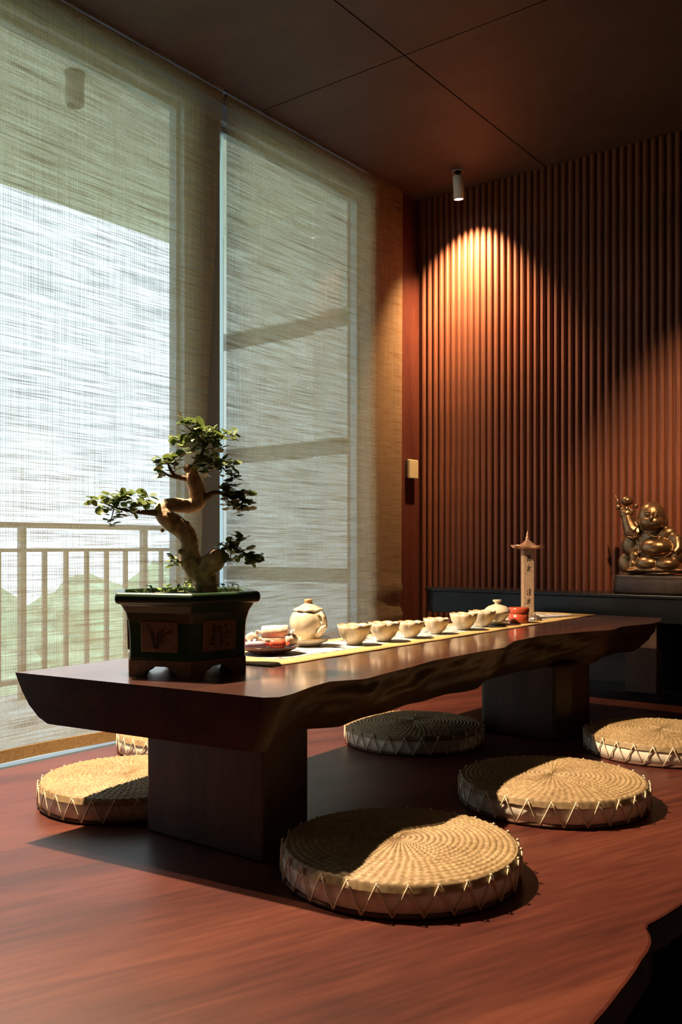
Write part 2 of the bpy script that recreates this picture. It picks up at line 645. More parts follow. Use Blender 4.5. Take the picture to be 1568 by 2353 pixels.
window('window_1', 'wide glass pane behind the left blind', 0.46, G1)
window('window_2', 'narrow glass pane behind the right blind', G2, G3, 0.05)


# blinds
def blind(label, y0t, y1t, y0b, y1b, zb, seed):
    e = thing('woven_blind', label, 'blind', (XB, (y0t + y1t) / 2, ZC - 0.03), 'woven blinds over the window')
    ny, nz = 40, 60
    vs, fs = [], []
    for j in range(nz + 1):
        v = j / nz
        z = ZC - 0.001 + (zb - ZC + 0.001) * v
        a = y0t + (y0b - y0t) * v
        b = y1t + (y1b - y1t) * v
        for i in range(ny + 1):
            u = i / ny
            y = a + (b - a) * u
            wv = v * (0.010 * math.sin(u * 9 + seed) + 0.006 * math.sin(u * 21 + v * 3 + seed)) + 0.012 * math.sin(v * PI) * math.cos(u * 3 + seed)
            if seed == 2 and v > 0.80 and u > 0.7:
                wv += 0.012 * math.sin((v - 0.8) * 110) * (u - 0.7) / 0.3
            vs.append((XB + wv, y, z))
    for j in range(nz):
        for i in range(ny):
            k = j * (ny + 1) + i
            fs.append((k, k + 1, k + ny + 2, k + ny + 1))
    obj('fabric', MB().add(vs, fs, True), M['blind'], e, fix=False)
    # folded hem around the weighted rod
    pts = vs[-(ny + 1):]
    hv = []
    for p in pts:
        for dx, dz in ((-0.005, 0.04), (0.005, 0.04), (0.005, 0.0), (-0.005, 0.0)):
            hv.append((p[0] + dx, p[1], p[2] + dz - 0.002))
    hf = []
    for i in range(ny):
        for k in range(4):
            hf.append((i * 4 + k, i * 4 + (k + 1) % 4, (i + 1) * 4 + (k + 1) % 4, (i + 1) * 4 + k))
    hf += [(0, 1, 2, 3), tuple(ny * 4 + k for k in range(4))]
    obj('hem', MB().add(hv, hf), M['hem'], e)
    obj('roller', MB().tube([(XB - 0.025, y0t, ZC - 0.025), (XB - 0.025, y1t, ZC - 0.025)], 0.02, 12), M['cassette'], e)
    return e


yt = onx(515, 215, XB).y
yb_ = onx(468, 1250, XB).y
k = (yb_ - yt) / (2.5 - 0.66) * (ZC + 0.05)
blind('wide woven blind on the left, glowing with daylight', 0.62, yt, 0.62 + k, yt + k, -0.03, 0)
blind('narrower woven blind beside the slatted wall', onx(521, 215, XB).y, onx(926, 425, XB).y, onx(521, 215, XB).y, onx(924, 425, XB).y, -0.03, 2)

# ================================================================== OUTSIDE
struct('floor_balcony', 'pale tiled balcony floor outside the window', MB().box((-4.35, -1.0, -0.22), (-2.86, 4.2, -0.14)), M['tile'], cat='balcony floor')
struct('ceiling_balcony', 'pale balcony soffit seen through the blind', MB().box((-4.22, -1.0, 2.53), (-2.76, 4.6, 2.72)), M['soffit'], cat='soffit')
be = struct('wall_balcony', 'balcony end wall with three recessed bands', MB().box((-3.93, 3.95, -0.14), (-2.86, 4.10, 2.53)), M['groove'], cat='wall')
bands = [(0.46, 0.54), (1.15, 1.24), (1.83, 1.93)]
zs = [-0.14] + [q for b in bands for q in b] + [2.53]
for i in range(0, len(zs), 2):
    obj('wall_panel', MB().box((-3.84, 3.90, zs[i]), (-3.105, 3.949, zs[i + 1])), M['render'], be, 0.004)
    dz = 0.0
    obj('pilaster_block', MB().box((-3.10, 3.84, zs[i]), (-2.865, 3.949, zs[i + 1])), M['render'], be, 0.004)

rl = thing('balcony_railing', 'brown metal balcony railing with thin balusters behind the left blind', 'railing', (-4.2, 3.0, -0.14))
obj('top_rail', MB().box((-4.225, -0.9, 0.755), (-4.175, 3.93, 0.785)), M['rail'], rl, 0.004)
obj('middle_rail', MB().box((-4.215, -0.9, 0.630), (-4.185, 3.93, 0.648)), M['rail'], rl)
obj('bottom_rail', MB().box((-4.215, -0.9, -0.06), (-4.185, 3.93, -0.035)), M['rail'], rl)
y = 3.592
i = 0
while y > 0.2:
    if i % 6 == 0:
        obj('post', MB().box((-4.218, y - 0.016, -0.14), (-4.182, y + 0.016, 0.756)), M['rail'], rl)
    else:
        obj('baluster', MB().box((-4.209, y - 0.012, -0.036), (-4.191, y + 0.012, 0.631)), M['rail'], rl)
    y -= 0.1368
    i += 1
for y in (3.592 + 0.1368, 3.592 + 0.2736):
    obj('baluster', MB().box((-4.209, y - 0.012, -0.036), (-4.191, y + 0.012, 0.631)), M['rail'], rl)

p = onz(172, 168, 2.53)
ol = thing('balcony_ceiling_lamp', 'brown cylinder lamp under the balcony soffit behind the left blind', 'lamp', (p.x, p.y, 2.53))
obj('housing', MB().lathe([(0.0, 0), (0.036, 0), (0.036, -0.125), (0.030, -0.13), (0.030, -0.11), (0, -0.11)], (p.x, p.y, 2.53), 20), M['rail'], ol)
obj('mounting_plate', MB().lathe([(0.0, 0), (0.040, 0), (0.040, -0.006), (0.0, -0.006)], (p.x, p.y, 2.5299), 20), M['cassette'], ol)

struct('ground', 'green lawn far below the balcony', MB().box((-90, -60, -6.2), (-4.6, 110, -6.0)), M['lawn'], cat='lawn')
tree_spots = [(-12, 7.0, 0.25, 1.9), (-17, 13.0, 0.65, 2.5), (-16, 19.5, 0.55, 2.6), (-14, 2.6, 0.05, 1.9), (-26, 24, 0.75, 3.4), (-28, 15.5, 0.6, 3.2), (-25, 34, 0.8, 3.6), (-10.5, 11.0, -0.5, 1.6)]
tl = ['rounded green tree nearest the balcony railing', 'green tree beyond the railing, crown beside the bonsai top', 'broad pale green tree in the second row outside', 'low green tree at the left edge beyond the railing', 'tall distant green tree far beyond the railing', 'distant green tree left of the tallest one', 'farthest green tree behind the window post', 'small low green shrub tree below the railing']
for (tx, ty, tz, rr), lb in zip(tree_spots, tl):
    tz -= 0.95
    e = thing('leafy_tree', lb, 'tree', (tx, ty, -6.0), 'trees beyond the balcony')
    m = MB()
    m.ball((tx, ty, tz - rr), (rr, rr, rr), 40, 24)
    for q in m.v:
        dd = (q - Vector((tx, ty, tz - rr)))
        q += dd * (0.22 * noise.noise(q * 0.9) + 0.10 * noise.noise(q * 2.7))
    obj('crown', m, M['crown'], e)
    obj('trunk', MB().tube([(tx, ty, -6.0), (tx + 0.1, ty, -4.5), (tx, ty, tz - rr)], [0.25, 0.2, 0.14], 8), M['treebark'], e)


# ================================================================== CEILING LAMPS
def lamp_fixture(x, y, aim, label):
    e = thing('ceiling_spotlight', label, 'spotlight', (x, y, ZC), 'cylinder ceiling spotlights')
    d = (Vector(aim) - Vector((x, y, ZC - 0.1)))
    tilt = Vector((d.x, d.y, 0)).normalized() * 0.014
    top = Vector((x, y, ZC - 0.022))
    bot = Vector((x, y, ZC - 0.135)) + tilt
    ax = (bot - top).normalized()
    obj('trim_ring', MB().lathe([(0.023, 0), (0.031, 0), (0.031, -0.004), (0.023, -0.004), (0.023, 0)], (x, y, ZC), 24), M['lamptrim'], e)
    obj('stem', MB().tube([(x, y, ZC), top + ax * 0.004], 0.012, 12), M['gap'], e)
    h = MB()
    q = ax.orthogonal().normalized()
    r2 = ax.cross(q)
    rings = [(0.0, 0.0), (0.024, 0.0), (0.0255, 0.004), (0.0255, 1.0), (0.022, 1.0), (0.022, 0.93)]
    L_ = (bot - top).length
    vs, fs = [], []
    for rr, t in rings:
        tt = t if t > 0.5 or t == 0 else 0.03
        for kk in range(20):
            a = 2 * PI * kk / 20
            vs.append(top + ax * L_ * tt + (q * math.cos(a) + r2 * math.sin(a)) * rr)
    for i in range(len(rings) - 1):
        for kk in range(20):
            fs.append((i * 20 + kk, i * 20 + (kk + 1) % 20, (i + 1) * 20 + (kk + 1) % 20, (i + 1) * 20 + kk))
    h.add(vs, fs, True)
    obj('housing', h, M['lampwhite'], e)
    lc = top + ax * L_ * 0.975
    obj('lens', MB().add([lc + (q * math.cos(2 * PI * kk / 20) + r2 * math.sin(2 * PI * kk / 20)) * 0.0222 for kk in range(20)], [tuple(range(20))]), M['lens'], e, fix=False)
    return bot + ax * 0.006


lamp_labels = ['small white cylinder spotlight on the ceiling in front of the slatted wall', 'white cylinder spotlight on the ceiling beside the wide blind', 'white cylinder spotlight on the ceiling above the bonsai', 'white cylinder spotlight on the ceiling in front of the bronze statue', 'added white cylinder spotlight, unseen weak fill over the dark lower floor']
for (lx, ly, aim, pw, cone, bl, col), lb in zip(LAMPS, lamp_labels):
    tip = lamp_fixture(lx, ly, aim, lb)
    so = spot('spot_beam', tip, aim, pw, cone, bl, col)
    so['kind'] = 'structure'

# wall control box on the red side panel
sw = thing('wall_control', 'small cream control box on the red wall beside the blind', 'switch', (-2.622, 4.05, 1.02))
obj('cover', MB().box((-2.605, 4.016, 1.018), (-2.587, 4.100, 1.118)), M['switch'], sw, 0.004)
obj('back_box', MB().box((-2.622, 4.020, 1.022), (-2.605, 4.096, 1.114)), M['cassette'], sw)

# ================================================================== CONSOLE
cs = thing('console_table', 'long black lacquered console table along the slatted wall', 'console', (-1.0, 3.98, 0))
x0, x1, yf, yk, zt = -2.43, 0.55, 3.84, 4.125, 0.452
m = MB()
pl = [(x1, yf), (x1, yk), (x0, yk)]
r_ = 0.10
arc = [(x0 + r_ - r_ * math.cos(a), yf + r_ - r_ * math.sin(a)) for a in [PI / 2 * i / 8 for i in range(9)]]
obj('top', MB().prism(pl + arc, zt - 0.014, zt), M['black'], cs, 0.002)
ins = 0.006
pl2 = [(x1 - ins, yf + ins), (x1 - ins, yk - 0.004), (x0 + ins, yk - 0.004)]
arc2 = [(x0 + ins + r_ - r_ * math.cos(a), yf + ins + r_ - r_ * math.sin(a)) for a in [PI / 2 * i / 8 for i in range(9)]]
obj('apron', MB().prism(pl2 + arc2, 0.335, zt - 0.0145), M['black'], cs, 0.002)
for lx in (-1.386, -0.55, 0.30):
    obj('leg', MB().box((lx, yf + 0.03, 0.03), (lx + 0.135, yf + 0.09, 0.334)), M['leg'], cs, 0.003)
obj('back_panel', MB().box((-1.75, yk - 0.03, 0.03), (x1 - 0.05, yk - 0.006, 0.334)), M['black'], cs)
obj('plinth', MB().box((-1.85, yf + 0.012, 0.0), (x1 - 0.02, yk - 0.006, 0.0295)), M['black'], cs)

# ================================================================== LIVE EDGE TABLE
tb = thing('tea_table', 'low dark red slab tea table with a wavy natural edge', 'table', (-1.5, 2.4, 0))
top_px = [(605, 1603), (640, 1602), (668, 1596), (716, 1578), (758, 1566), (800, 1563), (842, 1560), (884, 1548), (944, 1533), (992, 1519), (1058, 1506), (1118, 1495), (1160, 1488), (1183, 1473), (1243, 1461), (1339, 1452), (1411, 1447), (1429, 1440), (1498, 1433)]
er = [onz(px, py, T) for px, py in top_px]
lf = onz(35, 1545, T)
YE = 3.70


def edge_x(y):
    if y >= er[-1].y:
        q = (y - er[-1].y) / (YE - er[-1].y)
        return er[-1].x - 0.06 * q * q
    for a, b in zip(er, er[1:]):
        if a.y <= y <= b.y:
            return a.x + (b.x - a.x) * (y - a.y) / max(1e-6, b.y - a.y)
    return er[0].x


NS = 110
side = 14
sec = []
for i in range(NS + 1):
    v = i / NS
    ring = []
    # the near end is cut slightly askew
    yr0, yl0 = er[0].y, lf.y
    ys_r = yr0 + (YE - yr0) * v
    ys_l = yl0 + (YE - yl0) * v
    xr = edge_x(ys_r)
    xl = lf.x - 0.02 * math.sin(v * 4) + 0.006 * math.sin(v * 23)
    zb = T - 0.108 - 0.012 * math.sin(v * PI)
    # left side profile, from the top edge down (rounded underside)
    lp = [(xl, T), (xl + 0.006, T - 0.012), (xl + 0.022, T - 0.04), (xl + 0.045, T - 0.070), (xl + 0.075, T - 0.095), (xl + 0.105, zb)]
    deep = 0.075 + 0.03 * noise.noise(Vector((v * 9, 1.7, 0)))
    fade = min(1, v * 12)
    rp = []
    for k in range(side + 1):
        q = k / side
        nn = noise.noise(Vector((ys_r * 7, q * 2.2, 3.1))) * 0.026 + noise.noise(Vector((ys_r * 19 + q * 3, q * 4.5, 7.7))) * 0.012
        xx = xr - deep * (q ** 1.3) * (0.25 + 0.75 * fade) + (nn * math.sin(PI * min(1, q * 1.4)) if q > 0 else 0) * fade - (0.004 * math.sin(q * 8) * fade)
        zz = T - (T - (zb - 0.012 * noise.noise(Vector((ys_r * 5, 9, 2))) * fade)) * q
        rp.append((min(xx, xr + 0.010), zz))
    mids = [(xl + (xr - xl) * t, T) for t in (0.75, 0.5, 0.25)]
    loop = lp + rp[::-1] + mids
    for (xx, zz) in loop:
        t = min(1, max(0, (xx - xl) / (xr - xl)))
        ring.append(Vector((xx, ys_l + (ys_r - ys_l) * t, zz)))
    sec.append(ring)
nl = len(sec[0])
nlp = 6
vt = [p for r in sec for p in r]
top_f, edge_f = [], []
for i in range(NS):
    for k in range(nl):
        f = (i * nl + k, i * nl + (k + 1) % nl, (i + 1) * nl + (k + 1) % nl, (i + 1) * nl + k)
        if nlp <= k < nlp + side:
            edge_f.append(f)
        else:
            top_f.append(f)
top_f += [tuple(range(nl))[::-1], tuple(NS * nl + k for k in range(nl))]
slab = obj('slab', MB().add(vt, top_f), M['table'], tb, fix=False)
le = MB().add(vt, edge_f, True)
obj('natural_edge', le, M['bark'], slab)
obj('leg', MB().prism([(-1.625, 1.40), (-1.262, 1.40), (-1.372, 1.68), (-1.66, 1.68)], 0.0, 0.262), M['leg'], tb, 0.006)
obj('leg', MB().prism([(-1.545, 2.86), (-1.262, 2.86), (-1.235, 2.93), (-1.235, 3.10), (-1.545, 3.10)], 0.0, 0.262), M['leg'], tb, 0.012)

# ================================================================== CUSHIONS
cu0 = thing('round_floor_cushion', 'round straw floor cushion in the foreground, half in table shadow', 'cushion', (0, 0, 0), 'round straw floor cushions')
RC, HC = 0.239, 0.062
obj('canvas_side', MB().lathe([(0, 0.004), (RC - 0.012, 0.004), (RC - 0.003, 0.012), (RC, 0.03), (RC - 0.002, 0.048), (RC - 0.012, HC - 0.001), (0, HC - 0.001)], (0, 0, 0), 64,
                          rf=lambda th, i: 1 + 0.004 * math.sin(th * 23) + 0.003 * math.sin(th * 41)), M['canvas'], cu0)
obj('base_rim', MB().lathe([(0, 0.0), (RC - 0.006, 0.0), (RC + 0.001, 0.004), (RC - 0.002, 0.010), (0, 0.010)], (0, 0, 0), 64), M['piping'], cu0)
# woven straw disc: a spiral of twisted rope
nr, na = 132, 300
PT = 0.0122
vs, fs = [(0, 0, HC + 0.016)], []
for i in range(1, nr + 1):
    r = (RC + 0.001) * i / nr
    for k in range(na):
        th = 2 * PI * k / na
        ph = r / PT + th / (2 * PI)
        ringi = math.floor(ph)
        fr = ph - ringi
        rc = (ringi + 0.5) * PT
        rope = math.sqrt(max(0, 1 - (2 * fr - 1) ** 2))
        nb = max(16, int(2 * PI * 0.155 / 0.018)) if rc < 0.15 else 76
        tw = abs(math.sin(nb * 0.5 * th + fr * 1.1 + (0.4 * ringi if rc > 0.15 else 0)))
        dome = 0.010 * (1 - (r / RC) ** 4)
        edgef = 1.0 if i < nr - 3 else 0.3
        z = HC - 0.002 + dome + 0.0048 * rope * (0.35 + 0.65 * tw) * edgef
        if i > nr - 3:
            z -= 0.004 * (i - nr + 3)
        vs.append((r * math.cos(th), r * math.sin(th), z))
for k in range(na):
    fs.append((0, 1 + k, 1 + (k + 1) % na))
for i in range(nr - 1):
    for k in range(na):
        fs.append((1 + i * na + k, 1 + (i + 1) * na + k, 1 + (i + 1) * na + (k + 1) % na, 1 + i * na + (k + 1) % na))
obj('straw_top', MB().add(vs, fs, True), M['straw'], cu0, fix=False)
lc = MB()
nz_ = 27
for k in range(nz_):
    a0, a1, am = 2 * PI * k / nz_, 2 * PI * (k + 1) / nz_, 2 * PI * (k + 0.5) / nz_

    def cp(a, z, dr=0.0025):
        return Vector(((RC + dr) * math.cos(a), (RC + dr) * math.sin(a), z))
    lc.tube([cp(a0, 0.063, 0.002), cp(a0 * 0.75 + am * 0.25, 0.048), cp(a0 * 0.4 + am * 0.6, 0.027, 0.003), cp(am, 0.006)], 0.0019, 5)
    lc.tube([cp(a1, 0.063, 0.002), cp(a1 * 0.75 + am * 0.25, 0.048), cp(a1 * 0.4 + am * 0.6, 0.027, 0.003), cp(am, 0.006)], 0.0019, 5)
    lc.ball(cp(a0, 0.062, 0.001), 0.0032, 6, 4)
obj('lacing', lc, M['cord'], cu0)
cu0.location = (-1.010, 1.532, 0)
cushions = [((-0.978, 2.198, 0), 'round straw floor cushion in the middle right, behind the foreground one', 0.7),
            ((-1.655, 2.592, 0), 'round straw floor cushion in the shade under the far table half', 1.9),
            ((-0.938, 2.945, 0), 'round straw floor cushion cut by the right picture edge', 2.6),
            ((-1.865, 1.555, 0), 'round straw floor cushion left of the near table leg, under the blind', 0.3),
            ((-2.19, 2.07, 0), 'mostly hidden straw floor cushion below the blind, behind the near table leg', 1.2)]
for loc, lb, rz in cushions:
    dup(cu0, loc, lb, rz, 0.97 if loc[0] < -1.65 else 1.0)

# ================================================================== BONSAI
PC = Vector((-1.577, 1.477, T))
PA = math.atan2(-PC.y, -PC.x)
bo = thing('potted_bonsai', 'small twisted bonsai tree in a green hexagonal pot on the table', 'bonsai', PC)


def hexa(rad, z, i):
    a = PA + R(4) + i * PI / 3
    return Vector((PC.x + rad * math.cos(a), PC.y + rad * math.sin(a), PC.z + z))


pprof = [(0.150, 0.036), (0.149, 0.060), (0.150, 0.090), (0.153, 0.120), (0.160, 0.142), (0.171, 0.158), (0.176, 0.162)]
m = MB()
vs, fs = [], []
full = pprof + [(0.166, 0.164), (0.140, 0.120), (0.130, 0.045)]
for r, z in full:
    vs += [hexa(r, z, i) for i in range(6)]
for j in range(len(full) - 1):
    for i in range(6):
        fs.append((j * 6 + i, j * 6 + (i + 1) % 6, (j + 1) * 6 + (i + 1) % 6, (j + 1) * 6 + i))
nf = len(full)
fs.append(tuple((nf - 1) * 6 + i for i in range(6)))
vs += [hexa(0.13, 0.036, i) for i in range(6)]
for i in range(6):
    fs.append((i, (i + 1) % 6, nf * 6 + (i + 1) % 6, nf * 6 + i))
m.add(vs, fs)
pot = obj('pot', m, M['potgreen'], bo, 0.004)
m = MB()
rr = [(0.172, 0.160), (0.184, 0.163), (0.188, 0.170), (0.187, 0.182), (0.182, 0.187), (0.160, 0.187), (0.158, 0.160)]
vs = [hexa(r, z, i) for r, z in rr for i in range(6)]
nf = len(rr)
fs = [(j * 6 + i, j * 6 + (i + 1) % 6, ((j + 1) % nf) * 6 + (i + 1) % 6, ((j + 1) % nf) * 6 + i) for j in range(nf) for i in range(6)]
obj('rim', m.add(vs, fs), M['potgreen'], pot, 0.003)
foot_prof = [(0.0, 0.0), (0.22, 0.0), (0.27, 0.012), (0.33, 0.016), (0.38, 0.022), (0.42, 0.023), (0.58, 0.023), (0.62, 0.022), (0.67, 0.016), (0.73, 0.012), (0.78, 0.0), (1.0, 0.0)]
for i in range(6):
    # curved foot band of each side, cut out below
    a0, b0 = hexa(0.1515, 0, i), hexa(0.1515, 0, i + 1)
    a1, b1 = hexa(0.1365, 0, i), hexa(0.1365, 0, i + 1)
    vs = []
    for t, z in foot_prof:
        for A, B in ((a0, b0), (a1, b1)):
            p = A.lerp(B, t)
            vs.append(p + Vector((0, 0, z)))
            vs.append(p + Vector((0, 0, 0.0365)))
    fs = []
    for j in range(len(foot_prof) - 1):
        b, c = j * 4, (j + 1) * 4
        fs += [(b, c, c + 1, b + 1), (b + 2, b + 3, c + 3, c + 2), (b, b + 2, c + 2, c), (b + 1, c + 1, c + 3, b + 3)]
    e_ = len(foot_prof) * 4 - 4
    fs += [(0, 1, 3, 2), (e_, e_ + 2, e_ + 3, e_ + 1)]
    obj('foot_band', MB().add(vs, fs), M['potbrown'], pot)
    # raised inscribed panel
    a, b = hexa(0.1505, 0.055, i), hexa(0.1505, 0.055, i + 1)
    a2, b2 = hexa(0.1525, 0.125, i), hexa(0.1525, 0.125, i + 1)
    nrm = ((a + b) / 2 - PC)
    nrm.z = 0
    nrm.normalize()
    q = [a.lerp(b, 0.2), a.lerp(b, 0.8), a2.lerp(b2, 0.8), a2.lerp(b2, 0.2)]
    vs = [p - nrm * 0.002 for p in q] + [p + nrm * 0.0035 for p in q]
    pn = obj('panel', MB().add(vs, [(0, 1, 2, 3), (4, 5, 6, 7), (0, 1, 5, 4), (1, 2, 6, 5), (2, 3, 7, 6), (3, 0, 4, 7)]), M['potbrown'], pot, 0.003)
    if i in (5, 0):
        # incised strokes: an orchid on one side, a column of characters on the other
        ink = MB()
        rnd = random.Random(3 + i)

        def P(u, v):
            lo = q[0].lerp(q[1], u)
            hi = q[3].lerp(q[2], u)
            return lo.lerp(hi, v) + nrm * 0.0046
        if i == 5:
            for kx in range(9):
                uu = 0.30 + 0.03 * kx
                e1 = 0.2 + 0.09 * kx + rnd.uniform(-0.05, 0.05)
                ink.tube([P(0.38 + 0.01 * kx, 0.12), P((0.4 + e1) / 2, 0.55), P(e1, rnd.uniform(0.6, 0.9))], 0.0006, 4)
        else:
            for cx_ in (0.3, 0.5, 0.7):
                for cy_ in (0.2, 0.4, 0.6, 0.8):
                    for _ in range(4):
                        u0, v0 = cx_ + rnd.uniform(-0.06, 0.06), cy_ + rnd.uniform(-0.07, 0.07)
                        if rnd.random() < 0.5:
                            ink.tube([P(u0 - 0.05, v0), P(u0 + 0.05, v0 + 0.01)], 0.0006, 4)
                        else:
                            ink.tube([P(u0, v0 - 0.06), P(u0, v0 + 0.06)], 0.0006, 4)
        ink.v = [v for v in ink.v]
        o_ = obj('inscription', ink, M['ink'], bo)
m = MB()
vs = [PC + Vector((0, 0, 0.183))]
nn_ = 8
for j in range(1, nn_ + 1):
    for i in range(6):
        for s_ in range(6):
            p = hexa(0.157 * j / nn_, 0, i).lerp(hexa(0.157 * j / nn_, 0, i + 1), s_ / 6)
            p.z = PC.z + 0.183 - 0.012 * (j / nn_) ** 2 + 0.006 * noise.noise(p * 40)
            vs.append(p)
fs = [(0, 1 + i, 1 + (i + 1) % 36) for i in range(36)]
for j in range(nn_ - 1):
    for i in range(36):
        fs.append((1 + j * 36 + i, 1 + (j + 1) * 36 + i, 1 + (j + 1) * 36 + (i + 1) % 36, 1 + j * 36 + (i + 1) % 36))
obj('soil', m.add(vs, fs, True), M['moss'], bo)

BD = 2.13 + 0.02
SC = 3.409
PXM = BD / F / SC            # metres per crop pixel


def B(u, v, dd=0.0):
    return atd(180 + u / SC, 930 + v / SC, BD + dd)


def smooth_path(pts, it=2):
    for _ in range(it):
        o_ = [pts[0]]
        for a, b in zip(pts, pts[1:]):
            o_.append(tuple(a[i] * 0.75 + b[i] * 0.25 for i in range(len(a))))
            o_.append(tuple(a[i] * 0.25 + b[i] * 0.75 for i in range(len(a))))
        o_.append(pts[-1])
        pts = o_
    return pts


def limb(pts, n=12, jit=0.16):
    sp = smooth_path(pts)
    return [B(p[0], p[1], p[3]) for p in sp], [p[2] * PXM for p in sp]


m = MB()
tp = [(1005, 1480, 92, 0), (1000, 1420, 88, 0), (995, 1350, 92, 0), (940, 1285, 100, 0.0), (880, 1235, 86, 0), (868, 1160, 74, -0.005), (872, 1080, 68, -0.01), (845, 1005, 72, -0.015), (770, 945, 72, -0.02), (695, 890, 72, -0.02), (655, 835, 66, -0.015), (700, 785, 58, -0.005), (790, 788, 54, 0.01), (890, 800, 62, 0.02), (950, 745, 66, 0.02), (925, 650, 64, 0.015), (900, 575, 56, 0.01), (892, 510, 40, 0.01), (930, 450, 20, 0.01), (975, 385, 15, 0.01), (985, 300, 10, 0.01), (960, 210, 6, 0.01)]
pp, rd = limb(tp)
m.tube(pp, rd, 16, jitter=0.14)
pp, rd = limb([(960, 1330, 80, 0.0), (1010, 1275, 86, -0.01), (1070, 1215, 84, -0.02), (1115, 1175, 66, -0.025), (1140, 1150, 34, -0.025), (1146, 1142, 6, -0.025)])
m.tube(pp, rd, 16, jitter=0.12)
for (u, v, r) in ((850, 935, 26), (910, 1070, 30), (800, 1150, 22), (860, 500, 36), (660, 985, 16)):
    m.ball(B(u, v, -0.02), r * PXM, 8, 6)
trunk = obj('trunk', m, M['trunk'], bo)

# leaves
lm = MB()
lv = [(0, 0, 0), (0.28, 0.33, 0.06), (0.62, 0.42, 0.04), (0.9, 0.26, -0.03), (1.05, 0, -0.08), (0.9, -0.26, -0.03), (0.62, -0.42, 0.04), (0.28, -0.33, 0.06), (0.33, 0, -0.02), (0.68, 0, -0.05)]
LF = [(0, 8, 1), (1, 8, 9, 2), (2, 9, 3), (3, 9, 4), (4, 9, 5), (5, 9, 6), (6, 9, 8, 7), (7, 8, 0)]
lm.add(lv, LF, True)
leaf_me = lm.mesh('leaf')
leaf_me.materials.append(M['leaf'])
LEAVES = [0]


def leaf(parent, pos, size, rnd, up=0.5):
    o = bpy.data.objects.new('leaf', leaf_me)
    C.objects.link(o)
    o.parent = parent
    dirn = Vector((rnd.uniform(-1, 1), rnd.uniform(-1, 1), rnd.uniform(-0.35, 0.55))).normalized()
    nor = Vector((rnd.uniform(-0.6, 0.6), rnd.uniform(-0.6, 0.6), up + rnd.random() * 0.7)).normalized()
    y_ = nor.cross(dirn).normalized()
    z_ = dirn.cross(y_)
    rot = Matrix((dirn, y_, z_)).transposed()
    o.matrix_local = Matrix.Translation(pos - PC) @ rot.to_4x4() @ Matrix.Diagonal((size, size, size, 1))
    LEAVES[0] += 1


# branch paths (crop px, radius, depth offset), leaf ellipses (u, v, ru, rv, count)
branches = [
    ([(985, 300, 9, .01), (930, 240, 6, 0), (840, 160, 4, -.01)], [(835, 135, 55, 40, 9), (905, 190, 75, 60, 14), (800, 300, 55, 60, 12)]),
    ([(985, 320, 9, .01), (1040, 270, 6, .02), (1130, 250, 4, .02)], [(1010, 250, 95, 75, 26), (1150, 245, 75, 45, 14), (930, 320, 90, 55, 18), (1060, 330, 70, 35, 10)]),
    ([(950, 430, 13, .01), (1050, 450, 9, 0), (1130, 490, 6, -.01), (1210, 570, 4, -.01)], [(1040, 440, 110, 40, 17), (1010, 510, 80, 35, 10), (1140, 490, 80, 60, 16), (1215, 575, 35, 30, 5)]),
    ([(850, 580, 22, .01), (770, 568, 17, 0), (725, 520, 13, -.01), (705, 465, 8, -.01)], [(640, 450, 65, 35, 10), (740, 420, 55, 35, 10), (770, 510, 25, 18, 2)]),
    ([(780, 572, 15, 0), (700, 555, 9, -.02), (655, 515, 5, -.02)], [(645, 530, 35, 25, 4)]),
    ([(670, 850, 34, -.02), (570, 845, 24, -.03), (450, 840, 14, -.03), (330, 820, 8, -.03), (200, 770, 5, -.03)], [(170, 760, 65, 45, 10), (290, 740, 90, 50, 16), (420, 745, 110, 60, 20), (530, 740, 45, 60, 8), (330, 840, 130, 50, 16), (250, 925, 35, 30, 4)]),
    ([(950, 745, 36, .02), (1025, 712, 28, .01), (1065, 685, 20, 0), (1150, 695, 13, -.01), (1240, 760, 8, -.01), (1310, 830, 5, -.01)], [(1170, 650, 60, 40, 10), (1240, 720, 90, 55, 18), (1310, 720, 60, 60, 10), (1190, 790, 45, 35, 6), (1280, 820, 65, 45, 11)]),
    ([(1125, 1135, 16, -.025), (1190, 1110, 12, -.03), (1270, 1140, 8, -.03), (1360, 1200, 5, -.03)], [(1190, 1090, 60, 40, 9), (1270, 1050, 30, 40, 4), (1250, 1150, 90, 45, 14), (1350, 1200, 60, 40, 9), (1420, 1235, 30, 20, 4), (1190, 1215, 25, 25, 2)]),
    ([(815, 1240, 10, -.01), (775, 1220, 6, -.02)], [(768, 1225, 30, 45, 5)]),
]
rnd = random.Random(11)
tot = sum(c[4] for b in branches for c in b[1])
keep = min(1.0, 285.0 / (tot * 2.0))
